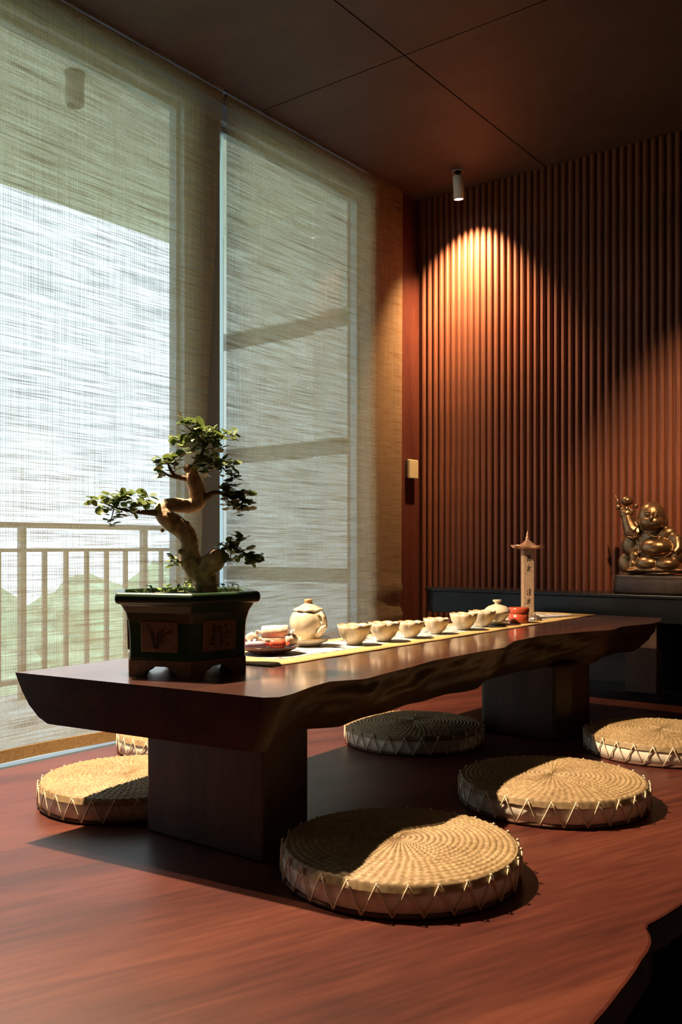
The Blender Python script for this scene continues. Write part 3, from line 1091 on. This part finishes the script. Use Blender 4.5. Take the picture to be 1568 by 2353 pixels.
for path, clumps in branches:
    bm_ = MB()
    pp, rd = limb(path)
    bm_.tube(pp, rd, 8, jitter=0.1)
    tipd = path[-1][3]
    plist, extra = [], []
    for (u, v, ru, rv, cnt) in clumps:
        c0 = B(u, v, tipd)
        near = min(pp, key=lambda q: (q - c0).length)
        bm_.tube([near, near.lerp(c0, 0.6) - Vector((0, 0, 0.002)), c0], [0.0016, 0.0012, 0.0008], 5)
        for _ in range(max(1, int(round(cnt * 2.0)))):
            a = rnd.uniform(0, 2 * PI)
            q = math.sqrt(rnd.random())
            (plist if rnd.random() < keep else extra).append((B(u + ru * q * math.cos(a), v + rv * q * math.sin(a), tipd + rnd.uniform(-1, 1) * ru * PXM * 0.9), c0))
    br = obj('branch', bm_, M['twig'], bo)
    for pz, c0 in plist:
        leaf(br, pz, rnd.uniform(0.0190, 0.0265), rnd)
    if extra:
        ex = MB()
        for pz, c0 in extra:
            dr = Vector((rnd.uniform(-1, 1), rnd.uniform(-1, 1), rnd.uniform(-0.3, 0.5))).normalized()
            sd = dr.cross(Vector((rnd.uniform(-.5, .5), rnd.uniform(-.5, .5), 1))).normalized()
            up = sd.cross(dr)
            sz = rnd.uniform(0.017, 0.024)
            ex.add([pz + (dr * a + sd * b + up * c) * sz for a, b, c in lv], LF, True)
        fo = obj('inner_leaves', ex, M['leaf'], br, fix=False)
        fo['kind'] = 'stuff'
# ground sprouts
for (u, v, n_) in ((500, 1450, 3), (600, 1430, 4), (680, 1440, 4), (760, 1450, 4), (830, 1400, 5), (880, 1420, 7), (980, 1420, 6), (1090, 1430, 4), (1180, 1400, 4), (1235, 1425, 3)):
    sp = MB()
    dd = random.uniform(-0.05, 0.03)
    base = B(u, 1475, dd)
    hgt = 0.18 + T - base.z
    base.z = T + 0.172
    topz = B(u, v, dd).z
    for _ in range(n_ + 2):
        tip = Vector((base.x + random.uniform(-0.014, 0.014), base.y + random.uniform(-0.014, 0.014), max(topz, base.z + 0.006) + random.uniform(-0.008, 0.006)))
        sp.tube([base, base.lerp(tip, 0.6) + Vector((0.002, 0, 0.002)), tip], 0.0006, 4)
        dr = Vector((random.uniform(-1, 1), random.uniform(-1, 1), random.uniform(-0.1, 0.4))).normalized()
        sd = dr.cross(Vector((0.1, 0.1, 1))).normalized()
        s_ = random.uniform(0.010, 0.017)
        sp.add([tip + dr * s_ * lx + sd * s_ * ly + Vector((0, 0, lz * s_)) for lx, ly, lz in lv], [(0, 8, 1), (1, 8, 9, 2), (2, 9, 3), (3, 9, 4), (4, 9, 5), (5, 9, 6), (6, 9, 8, 7), (7, 8, 0)], True)
    obj('sprout', sp, M['sprout'], bo, fix=False)

# ================================================================== TABLE RUNNER
rn = thing('table_runner', 'gold cloth table runner with printed pale panel along the tea table', 'runner', (-1.57, 2.66, T))
XR, XL, Y0, Y1 = -1.442, -1.712, 1.63, 3.685
vs, fs = [], []
nyy = 120
for j in range(nyy + 1):
    v = j / nyy
    y = Y0 + (Y1 - Y0) * v
    for i in range(9):
        u = i / 8
        xx = XL + (XR - XL) * u + (0.0025 * math.sin(y * 37) * (u if u > .9 else 0))
        lift = 0.0022 + 0.0022 * max(0, noise.noise(Vector((xx * 9, y * 6, 0)))) * (1 if 0 < u < 1 else 1.0)
        if j == 0:
            lift = 0.0022
        vs.append((xx, y + (0.03 * (1 - u) if j == 0 else 0) * -1, T + lift))
fs = [(j * 9 + i, j * 9 + i + 1, (j + 1) * 9 + i + 1, (j + 1) * 9 + i) for j in range(nyy) for i in range(8)]
rc_ = obj('cloth', MB().add(vs, fs, True), M['runner'], rn, fix=False)
md = rc_.modifiers.new('thickness', 'SOLIDIFY')
md.thickness = 0.0016
md.offset = -1
vs, fs = [], []
for j in range(nyy + 1):
    y = Y0 + 0.10 + (Y1 - Y0 - 0.18) * j / nyy
    for i in range(5):
        xx = XL + 0.04 + (XR - XL - 0.105) * i / 4
        vs.append((xx, y, T + 0.0028 + 0.0022 * max(0, noise.noise(Vector((xx * 9, y * 6, 0))))))
fs = [(j * 5 + i, j * 5 + i + 1, (j + 1) * 5 + i + 1, (j + 1) * 5 + i) for j in range(nyy) for i in range(4)]
obj('printed_panel', MB().add(vs, fs, True), M['linen'], rn, fix=False)
ZR = T + 0.0052

# ================================================================== TEA WARE
NP = 8


def scal(amt):
    return lambda th, i: 1 + amt[i] * (abs(math.cos(NP / 2 * th)) - 0.55)


cup0 = thing('lotus_tea_cup', 'tea cup nearest the teapot, cream petal shaped', 'cup', (0, 0, 0), 'cream petal tea cups')
cprof = [(r, z * 1.14) for r, z in [(0.0, 0.0), (0.022, 0.0), (0.023, 0.005), (0.034, 0.014), (0.043, 0.028), (0.047, 0.040), (0.049, 0.049), (0.046, 0.049), (0.043, 0.040), (0.038, 0.026), (0.028, 0.012), (0.0, 0.009)]]
am = [0, 0, 0.02, .05, .06, .06, .06, .06, .06, .05, .03, 0]
obj('bowl', MB().lathe(cprof, (0, 0, 0), 64, rf=scal(am), zf=lambda th, i: 0.0028 * (abs(math.cos(NP / 2 * th)) - 0.5) if i in (6, 7) else 0), M['celadon'], cup0, fix=False)
rim = MB()
tr_ = [Vector((0.0475 * (1 + .06 * (abs(math.cos(NP / 2 * t)) - .55)) * math.cos(t), 0.0475 * (1 + .06 * (abs(math.cos(NP / 2 * t)) - .55)) * math.sin(t), 0.0492 * 1.14 + 0.0028 * (abs(math.cos(NP / 2 * t)) - .5))) for t in [2 * PI * k / 64 for k in range(65)]]
rim.tube(tr_, 0.0012, 5, cap=False)
obj('rim', rim, M['rimbrown'], cup0)
cups = [((815, 1480), 78), ((883, 1472), 68), ((944, 1464), 60), ((1003, 1455), 58), ((1066, 1446), 66), ((1109, 1439), 56)]
labs = [None, 'second cream petal tea cup from the teapot', 'third cream petal tea cup from the teapot', 'fourth cream petal tea cup from the teapot', 'fifth cream petal tea cup from the teapot, wider than its neighbours', 'last cream petal tea cup, beside the lidded bowl']
for i, ((px, py), wd) in enumerate(cups):
    p = onz(px, py, ZR)
    sc = 0.97 if i != 2 and i != 3 else 0.86
    if i == 0:
        cup0.location = p
        cup0.scale = (1.0, 1.0, 1.0)
    else:
        dup(cup0, p, labs[i], 0.37 * i, sc)

# teapot on its saucer
tpos = onz(709, 1482, ZR)
sa = thing('tea_saucer', 'cream saucer under the teapot', 'saucer', tpos)
obj('dish', MB().lathe([(0, 0.003), (0.034, 0.0), (0.037, 0.004), (0.055, 0.012), (0.065, 0.021), (0.063, 0.022), (0.052, 0.015), (0.034, 0.008), (0, 0.008)], tpos, 48), M['celadon'], sa, fix=False)
obj('rim', MB().tube([tpos + Vector((0.0642 * math.cos(t), 0.0642 * math.sin(t), 0.0216)) for t in [2 * PI * k / 48 for k in range(49)]], 0.0011, 5, cap=False), M['rimbrown'], sa)
tz = tpos + Vector((0, 0, 0.0082))
te = thing('teapot', 'cream ribbed melon shaped teapot with lid', 'teapot', tz)
bp = [(0.0, 0.0), (0.032, 0.0), (0.033, 0.005), (0.030, 0.009), (0.040, 0.018), (0.050, 0.034), (0.0545, 0.052), (0.053, 0.068), (0.047, 0.082), (0.037, 0.091), (0.0, 0.092)]
obj('body', MB().lathe(bp, tz, 64, rf=lambda th, i: 1 + (0.045 * (abs(math.cos(3.5 * th)) ** 0.6 - 0.7) if 3 < i < 10 else 0)), M['celadon'], te, fix=False)
lp = [(0.041, 0.090), (0.043, 0.093), (0.039, 0.096), (0.028, 0.103), (0.017, 0.109), (0.011, 0.112), (0.0115, 0.118), (0.0125, 0.121), (0.010, 0.1235), (0.0, 0.124)]
lid = obj('lid', MB().lathe(lp[:6] + [(0, 0.112)], tz, 48, rf=lambda th, i: 1 + (0.06 * (abs(math.cos(4 * th)) - .5) if i < 3 else 0), zf=lambda th, i: 0.003 * (abs(math.cos(4 * th)) - .5) if i < 3 else 0), M['celadon'], te, fix=False)
obj('knob', MB().lathe(lp[5:], tz, 20), M['rimbrown'], lid, fix=False)
# curled leaf handle and short spout towards the cups
vr = Vector((ct, st, 0))
vf = Vector((st, -ct, 0))
hd = (vr * 0.62 + vf * 0.78).normalized()
hp = [tz + hd * r + Vector((0, 0, z)) + vr * s for r, z, s in ((0.046, 0.082, 0), (0.060, 0.086, 0), (0.070, 0.078, 0.001), (0.071, 0.064, 0.002), (0.064, 0.056, 0.002), (0.056, 0.062, 0.002))]
obj('handle', MB().tube(hp, [0.0055, 0.0065, 0.006, 0.005, 0.004, 0.002], 10), M['celadon'], te)
sp = [tz + hd * r + vr * s + Vector((0, 0, z)) for r, s, z in ((0.045, 0, 0.024), (0.058, 0.0, 0.034), (0.066, 0.002, 0.046), (0.074, 0.008, 0.052))]
obj('spout', MB().tube(sp, [0.012, 0.010, 0.007, 0.0055], 12), M['celadon'], te)

# snack plate
pc = onz(618, 1500, ZR)
pl_ = thing('snack_plate', 'dark lacquer plate holding wrapped sweets', 'plate', pc)
obj('dish', MB().lathe([(0, 0.002), (0.045, 0.0), (0.05, 0.002), (0.072, 0.012), (0.082, 0.020), (0.080, 0.021), (0.068, 0.014), (0.045, 0.006), (0, 0.006)], pc, 48), M['tray'], pl_, fix=False)


def snack(label, mat, c, ax, ln, r, twist=True, cat='sweet'):
    c = pc + Vector(c)
    ax = Vector(ax).normalized()
    e = thing('wrapped_sweet', label, cat, c - Vector((0, 0, r)), 'wrapped sweets on the dark plate')
    obj('packet', MB().tube([c + ax * ln * t for t in (-0.5, -0.46, -0.25, 0, 0.25, 0.46, 0.5)], [r * .6, r * .95, r, r * 1.03, r, r * .95, r * .6], 14, jitter=0.1), mat, e)
    if twist:
        sd = ax.cross(Vector((0, 0, 1))).normalized()
        for s in (-1, 1):
            b = c + ax * ln * 0.5 * s
            fan = MB()
            vs = [b - ax * s * 0.002]
            fs = []
            nfan = 9
            for k in range(nfan):
                a = PI * k / (nfan - 1) - PI / 2
                vs.append(b + ax * s * r * 0.9 * math.cos(a * 0.6) + sd * math.sin(a) * r * 1.1 + Vector((0, 0, (0.35 if k % 2 else -0.25) * r)))
            fs = [(0, k, k + 1) for k in range(1, nfan)]
            obj('twist', fan.add(vs, fs), mat, e, fix=False)


snack('long cream paper wrapped roll lying on top of the plate', M['paper'], (0.012, 0.012, 0.056), (0.80, 0.58, 0.04), 0.074, 0.0175)
snack('cream wrapped sweet at the left of the plate beside the pot', M['paper'], (-0.046, -0.018, 0.034), (0.5, -0.8, 0), 0.042, 0.019)
snack('lilac wrapped bar at the front rim of the plate', M['violet'], (-0.004, -0.048, 0.0255), (0.8, 0.58, 0.02), 0.056, 0.0095, False)
snack('bright red wrapped sweet at the front of the plate', M['redprint'], (0.043, -0.014, 0.0275), (0.75, 0.62, 0.0), 0.040, 0.0120)
snack('cream sweet with crumpled ends at the right of the plate', M['paper'], (0.047, 0.032, 0.034), (0.3, 0.9, 0.1), 0.032, 0.0155)
snack('cream roll at the back of the plate, under the long one', M['paper'], (-0.016, 0.038, 0.030), (0.8, 0.5, 0), 0.052, 0.0150)

# lidded bowl
gp = onz(1143, 1434, ZR)
gs = thing('tea_saucer', 'small cream saucer under the lidded bowl', 'saucer', gp)
obj('dish', MB().lathe([(0, 0.002), (0.03, 0), (0.034, 0.003), (0.05, 0.011), (0.049, 0.012), (0.03, 0.006), (0, 0.006)], gp, 40), M['celadon'], gs, fix=False)
gz = gp + Vector((0, 0, 0.0062))
gw = thing('lidded_tea_bowl', 'cream lidded tea bowl beside the red box', 'bowl', gz)
obj('bowl', MB().lathe([(0, 0), (0.022, 0), (0.024, 0.005), (0.036, 0.018), (0.045, 0.034), (0.049, 0.042), (0.046, 0.042), (0, 0.03)], gz, 40), M['celadon'], gw, fix=False)
gl_ = obj('lid', MB().lathe([(0.0475, 0.0422), (0.044, 0.050), (0.033, 0.059), (0.016, 0.065), (0.009, 0.067), (0, 0.067)], gz, 40), M['celadon'], gw, fix=False)
obj('knob', MB().lathe([(0.009, 0.066), (0.008, 0.070), (0.015, 0.077), (0.017, 0.081), (0.014, 0.083), (0.008, 0.081), (0, 0.081)], gz, 24), M['celadon'], gl_, fix=False)

# red box
rp_ = onz(1192, 1430, ZR)
rb = thing('red_tea_box', 'small round red lacquer box on the runner', 'box', rp_)
obj('body', MB().lathe([(0, 0), (0.036, 0), (0.0375, 0.003), (0.0375, 0.036), (0, 0.036)], rp_, 40), M['redbox'], rb, fix=False)
obj('lid', MB().lathe([(0.039, 0.0362), (0.0395, 0.040), (0.0395, 0.052), (0.036, 0.056), (0, 0.057)], rp_, 40), M['redbox'], rb, fix=False)

# pagoda shaped incense tower
tw = onz(1213, 1420, ZR)
tw_ = thing('incense_tower', 'slim square inscribed tower with copper pagoda roof on the table', 'incense burner', tw)
rot = PA + R(-4)


def sq(r, z, k):
    a = R(-52.8) + PI / 4 + k * PI / 2
    return tw + Vector((r * math.cos(a), r * math.sin(a), z))


dpt = -tw.x * st + tw.y * ct
ztop = H + (HY - 1262) / F * dpt - tw.z
obj('column', MB().add([sq(0.031, 0.012, k) for k in range(4)] + [sq(0.031, ztop, k) for k in range(4)], [(3, 2, 1, 0), (4, 5, 6, 7)] + [(k, (k + 1) % 4, 4 + (k + 1) % 4, 4 + k) for k in range(4)]), M['tower'], tw_, 0.002)
obj('foot', MB().add([sq(0.040, 0.0, k) for k in range(4)] + [sq(0.034, 0.012, k) for k in range(4)], [(3, 2, 1, 0), (4, 5, 6, 7)] + [(k, (k + 1) % 4, 4 + (k + 1) % 4, 4 + k) for k in range(4)]), M['tower'], tw_, 0.002)
vs, fs = [], []
levels = [(0.030, 0.0), (0.060, 0.004), (0.064, 0.010), (0.038, 0.014), (0.020, 0.026), (0.009, 0.036), (0.008, 0.040)]
for li, (r, z) in enumerate(levels):
    for k in range(32):
        a = R(-52.8) + 2 * PI * k / 32
        c8 = math.cos(4 * (a - R(-52.8) - PI / 4))
        rr_ = r * (1 + (0.20 * (c8) if li in (1, 2) else 0.08 * c8))
        up_ = 0.008 * max(0, c8) if li in (1, 2) else 0
        vs.append(tw + Vector((rr_ * math.cos(a), rr_ * math.sin(a), ztop + z + up_)))
for j in range(len(levels) - 1):
    for k in range(32):
        fs.append((j * 32 + k, j * 32 + (k + 1) % 32, (j + 1) * 32 + (k + 1) % 32, (j + 1) * 32 + k))
fs.append(tuple(range(32))[::-1])
rf_ = obj('roof', MB().add(vs, fs, True), M['copper'], tw_)
obj('finial', MB().lathe([(0.0, 0.038), (0.008, 0.039), (0.009, 0.046), (0.004, 0.052), (0.0065, 0.058), (0.003, 0.064), (0.0, 0.076)], tw + Vector((0, 0, ztop)), 14), M['copper'], rf_, fix=False)
# column of written characters on the face towards the viewer
fd = Vector((math.cos(R(-52.8)), math.sin(R(-52.8)), 0))
sdv = Vector((-fd.y, fd.x, 0))
ink = MB()
rnd = random.Random(5)


def stroke(u0, v0, u1, v1, cz, r=0.0011):
    o_ = tw + fd * 0.0224
    ink.tube([o_ + sdv * u0 + Vector((0, 0, cz + v0)), o_ + sdv * u1 + Vector((0, 0, cz + v1))], r, 4)


def glyph(cz, kind):
    if kind == 0:      # 青-like
        for v in (0.010, 0.005, 0.0):
            stroke(-0.007, v, 0.007, v + 0.0006, cz)
        stroke(0, 0.013, 0, 0, cz)
        stroke(-0.005, -0.003, -0.006, -0.013, cz)
        stroke(0.005, -0.003, 0.005, -0.013, cz)
        stroke(-0.005, -0.003, 0.005, -0.003, cz)
        stroke(-0.005, -0.008, 0.005, -0.008, cz)
    elif kind == 1:    # 木-like with roof
        stroke(-0.008, 0.004, 0.008, 0.005, cz)
        stroke(0, 0.013, 0, -0.013, cz)
        stroke(0, 0.004, -0.008, -0.009, cz)
        stroke(0, 0.004, 0.008, -0.009, cz)
    else:
        stroke(-0.007, 0.010, -0.004, 0.006, cz)
        stroke(-0.008, 0.002, -0.004, -0.001, cz)
        stroke(-0.008, -0.012, -0.004, -0.005, cz)
        for v in (0.011, 0.004, -0.003):
            stroke(-0.001, v, 0.008, v, cz)
        stroke(0.0035, 0.013, 0.0035, -0.012, cz)
        stroke(-0.001, -0.012, 0.008, -0.012, cz)


glyph(ztop - 0.035, 0)
glyph(ztop - 0.075, 1)
glyph(0.105, 2)
glyph(0.068, 1)
obj('inscription', ink, M['ink'], tw_)

# small pewter lid-rest beside the tower
pw = onz(1229, 1424, ZR)
pe = thing('tea_strainer', 'small ribbed pewter dome at the foot of the tower', 'tea strainer', pw)
obj('dome', MB().lathe([(0, 0), (0.026, 0), (0.027, 0.003), (0.022, 0.010), (0.014, 0.016), (0.005, 0.018), (0, 0.018)], pw, 48, rf=lambda th, i: 1 + 0.06 * math.sin(14 * th)), M['pewter'], pe, fix=False)
obj('knob', MB().ball(pw + Vector((0, 0, 0.021)), 0.0045, 10, 6), M['pewter'], pe)

# ================================================================== BRONZE STATUE
SB = Vector((-1.275, 3.985, zt))
stt = thing('bronze_statue', 'polished bronze laughing seated figure with a round belly on the console', 'statue', SB)
K = 0.277e-3 * 1.0


def S(u, v, d=0.0):
    """statue crop pixels -> world; d is towards the viewer"""
    p = atd(1340 + u / 6.877, 1100 + v / 6.877, 1.0)
    q = ray(1340 + u / 6.877, 1100 + v / 6.877)
    t = (SB.y - 0.01 - d) / q.y
    return Vector((q.x * t, q.y * t, H + q.z * t))


base = MB()
pts = []
zb0, zb1 = zt, S(900, 1530).z
bw = 0.205
ring = []
nb = 40
for j, (sc_, z) in enumerate(((0.96, zb0), (1.0, zb0 + 0.010), (1.0, zb1 - 0.018), (0.97, zb1 - 0.008), (0.99, zb1), (0.90, zb1 + 0.004))):
    for k in range(nb):
        a = 2 * PI * k / nb
        ca, sa_ = math.cos(a), math.sin(a)
        ex = abs(ca) ** 0.6 * (1 if ca > 0 else -1)
        ey = abs(sa_) ** 0.6 * (1 if sa_ > 0 else -1)
        nn = 1 + 0.05 * noise.noise(Vector((ca * 3, sa_ * 3, z * 30)))
        base.v.append(Vector((SB.x + 0.195 * sc_ * ex * nn, SB.y + 0.100 * sc_ * ey * nn, z)))
for j in range(5):
    for k in range(nb):
        base.f.append((j * nb + k, j * nb + (k + 1) % nb, (j + 1) * nb + (k + 1) % nb, (j + 1) * nb + k))
        base.s.append(True)
base.f += [tuple(range(nb))[::-1], tuple(5 * nb + k for k in range(nb))]
base.s += [False, False]
obj('base', base, M['rock'], stt)

body = MB()


def blob(u, v, d, ru, rv, rd=None, rz=0):
    body.ball(S(u, v, d), (ru * K, (rd if rd else ru) * K, rv * K), 20, 14, Matrix.Rotation(rz, 3, 'Y') if rz else None)


blob(1170, 1090, 0.040, 262, 158, 230)          # belly
blob(1160, 1180, -0.015, 400, 300, 230)          # seat and robe mass
blob(1140, 930, -0.01, 330, 220, 190)          # chest
blob(1040, 1340, 0.05, 200, 125, 170)           # folded leg
blob(1330, 1350, 0.05, 190, 115, 170)
blob(1180, 1440, 0.02, 520, 70, 240)            # robe hem on the base
blob(830, 1230, 0.03, 95, 110, 100)             # knee
blob(790, 1370, 0.04, 70, 110, 80)
blob(770, 1450, 0.055, 85, 40, 110)
blob(850, 1440, 0.055, 50, 45, 90)
blob(1480, 1240, 0.03, 110, 120, 110)
blob(1090, 600, 0.02, 212, 232, 205)            # head
blob(1090, 690, 0.045, 190, 120, 165)           # cheeks
blob(890, 700, 0.01, 55, 120, 60)               # ears
blob(1295, 690, 0.01, 55, 120, 60)
blob(880, 880, 0.01, 130, 95, 110, 0.5)         # shoulder
blob(1330, 880, 0.01, 150, 110, 110, -0.5)
blob(790, 890, 0.02, 150, 55, 100, 0.15)        # flared sleeve
blob(770, 830, 0.02, 80, 100, 70)
body.tube([S(880, 880, 0.01), S(760, 800, 0.02), S(720, 680, 0.02), S(700, 600, 0.02)], [150 * K, 125 * K, 100 * K, 85 * K], 12)
body.tube([S(1340, 880, 0.0), S(1500, 980, 0.02), S(1500, 1120, 0.04), S(1440, 1180, 0.06)], [100 * K, 100 * K, 80 * K, 55 * K], 12)
blob(680, 560, 0.02, 95, 85, 85)                # raised hand
for (u, v, r) in ((620, 500, 34), (670, 480, 34), (730, 485, 34), (775, 520, 32)):
    blob(u, v, 0.025, r, r * 1.5, r)
blob(800, 1060, -0.01, 190, 190, 130)
blob(700, 1330, -0.03, 150, 170, 90)           # arm robe in shade
bod = obj('figure', body, M['bronze'], stt, fix=False)
rm = bod.modifiers.new('merge', 'REMESH')
rm.mode = 'VOXEL'
rm.voxel_size = 0.0032
rm.use_smooth_shade = True
smd = bod.modifiers.new('soften', 'SMOOTH')
smd.factor = 0.5
smd.iterations = 4
# face, robe edge, beads, held fruit and rock
fc = MB()
for u in (1020, 1150):
    fc.tube([S(u - 45, 575, 0.076), S(u, 560, 0.080), S(u + 45, 578, 0.075)], 14 * K, 6)
    fc.tube([S(u - 45, 540, 0.074), S(u, 520, 0.076), S(u + 45, 540, 0.073)], 9 * K, 6)
fc.ball(S(1085, 620, 0.088), (34 * K, 34 * K, 42 * K), 10, 8)
obj('face_details', fc, M['bronze'], bod)
mo = MB().tube([S(1000, 685, 0.086), S(1040, 715, 0.094), S(1085, 725, 0.096), S(1130, 715, 0.094), S(1170, 685, 0.086)], [6 * K, 16 * K, 20 * K, 16 * K, 6 * K], 8)
obj('mouth', mo, M['ink'], bod)
rbm = MB()
rp2 = []
for k in range(30):
    a = PI * 0.90 + (PI * 1.15) * k / 29
    rp2.append(S(1170 + 268 * math.cos(a), 1085 - 160 * math.sin(a), 0.040 + 0.028 * abs(math.sin(a))))
rbm.tube(rp2, 15 * K, 8)
for (a, b, c_) in (((1150, 1290), (1220, 1330), (1260, 1400)), ((1180, 1270), (1250, 1310), (1290, 1370)), ((930, 1300), (980, 1390), (1060, 1430)), ((1100, 1420), (1200, 1450), (1300, 1420)), ((760, 860), (830, 800), (860, 740)), ((640, 900), (780, 935), (900, 900)), ((800, 1180), (850, 1210), (900, 1180)), ((560, 1490), (760, 1505), (980, 1500)), ((1000, 1490), (1220, 1500), (1500, 1490))):
    rbm.tube([S(*a, 0.075), S(*b, 0.085), S(*c_, 0.075)] if a[1] > 1250 and a[0] > 900 else [S(*a, 0.045), S(*b, 0.055), S(*c_, 0.045)], [8 * K, 15 * K, 8 * K], 7)
obj('robe_trim', rbm, M['bronze'], bod)
for k in range(17):
    t = k / 16
    u = 935 + 310 * t
    v = 770 + 150 * math.sin(PI * min(1, t * 0.62 + 0.05)) ** 1.1 + (0 if t < 0.8 else -(t - 0.8) * 300)
    obj('bead', MB().ball(S(u, v, 0.060 + 0.012 * math.sin(PI * t)), 17 * K, 8, 6), M['bronze'], stt)
fr = MB()
fr.ball(S(700, 352, 0.02), (100 * K, 100 * K, 78 * K), 18, 12)
fr.ball(S(565, 450, 0.02), 48 * K, 12, 8)
fr.ball(S(842, 430, 0.02), 40 * K, 12, 8)
fr.tube([S(575, 430, 0.02), S(550, 350, 0.02), S(520, 255, 0.02)], [26 * K, 22 * K, 4 * K], 8)
fr.tube([S(690, 440, 0.02), S(690, 520, 0.02)], [60 * K, 60 * K], 10)
obj('raised_ornament', fr, M['bronze'], stt)
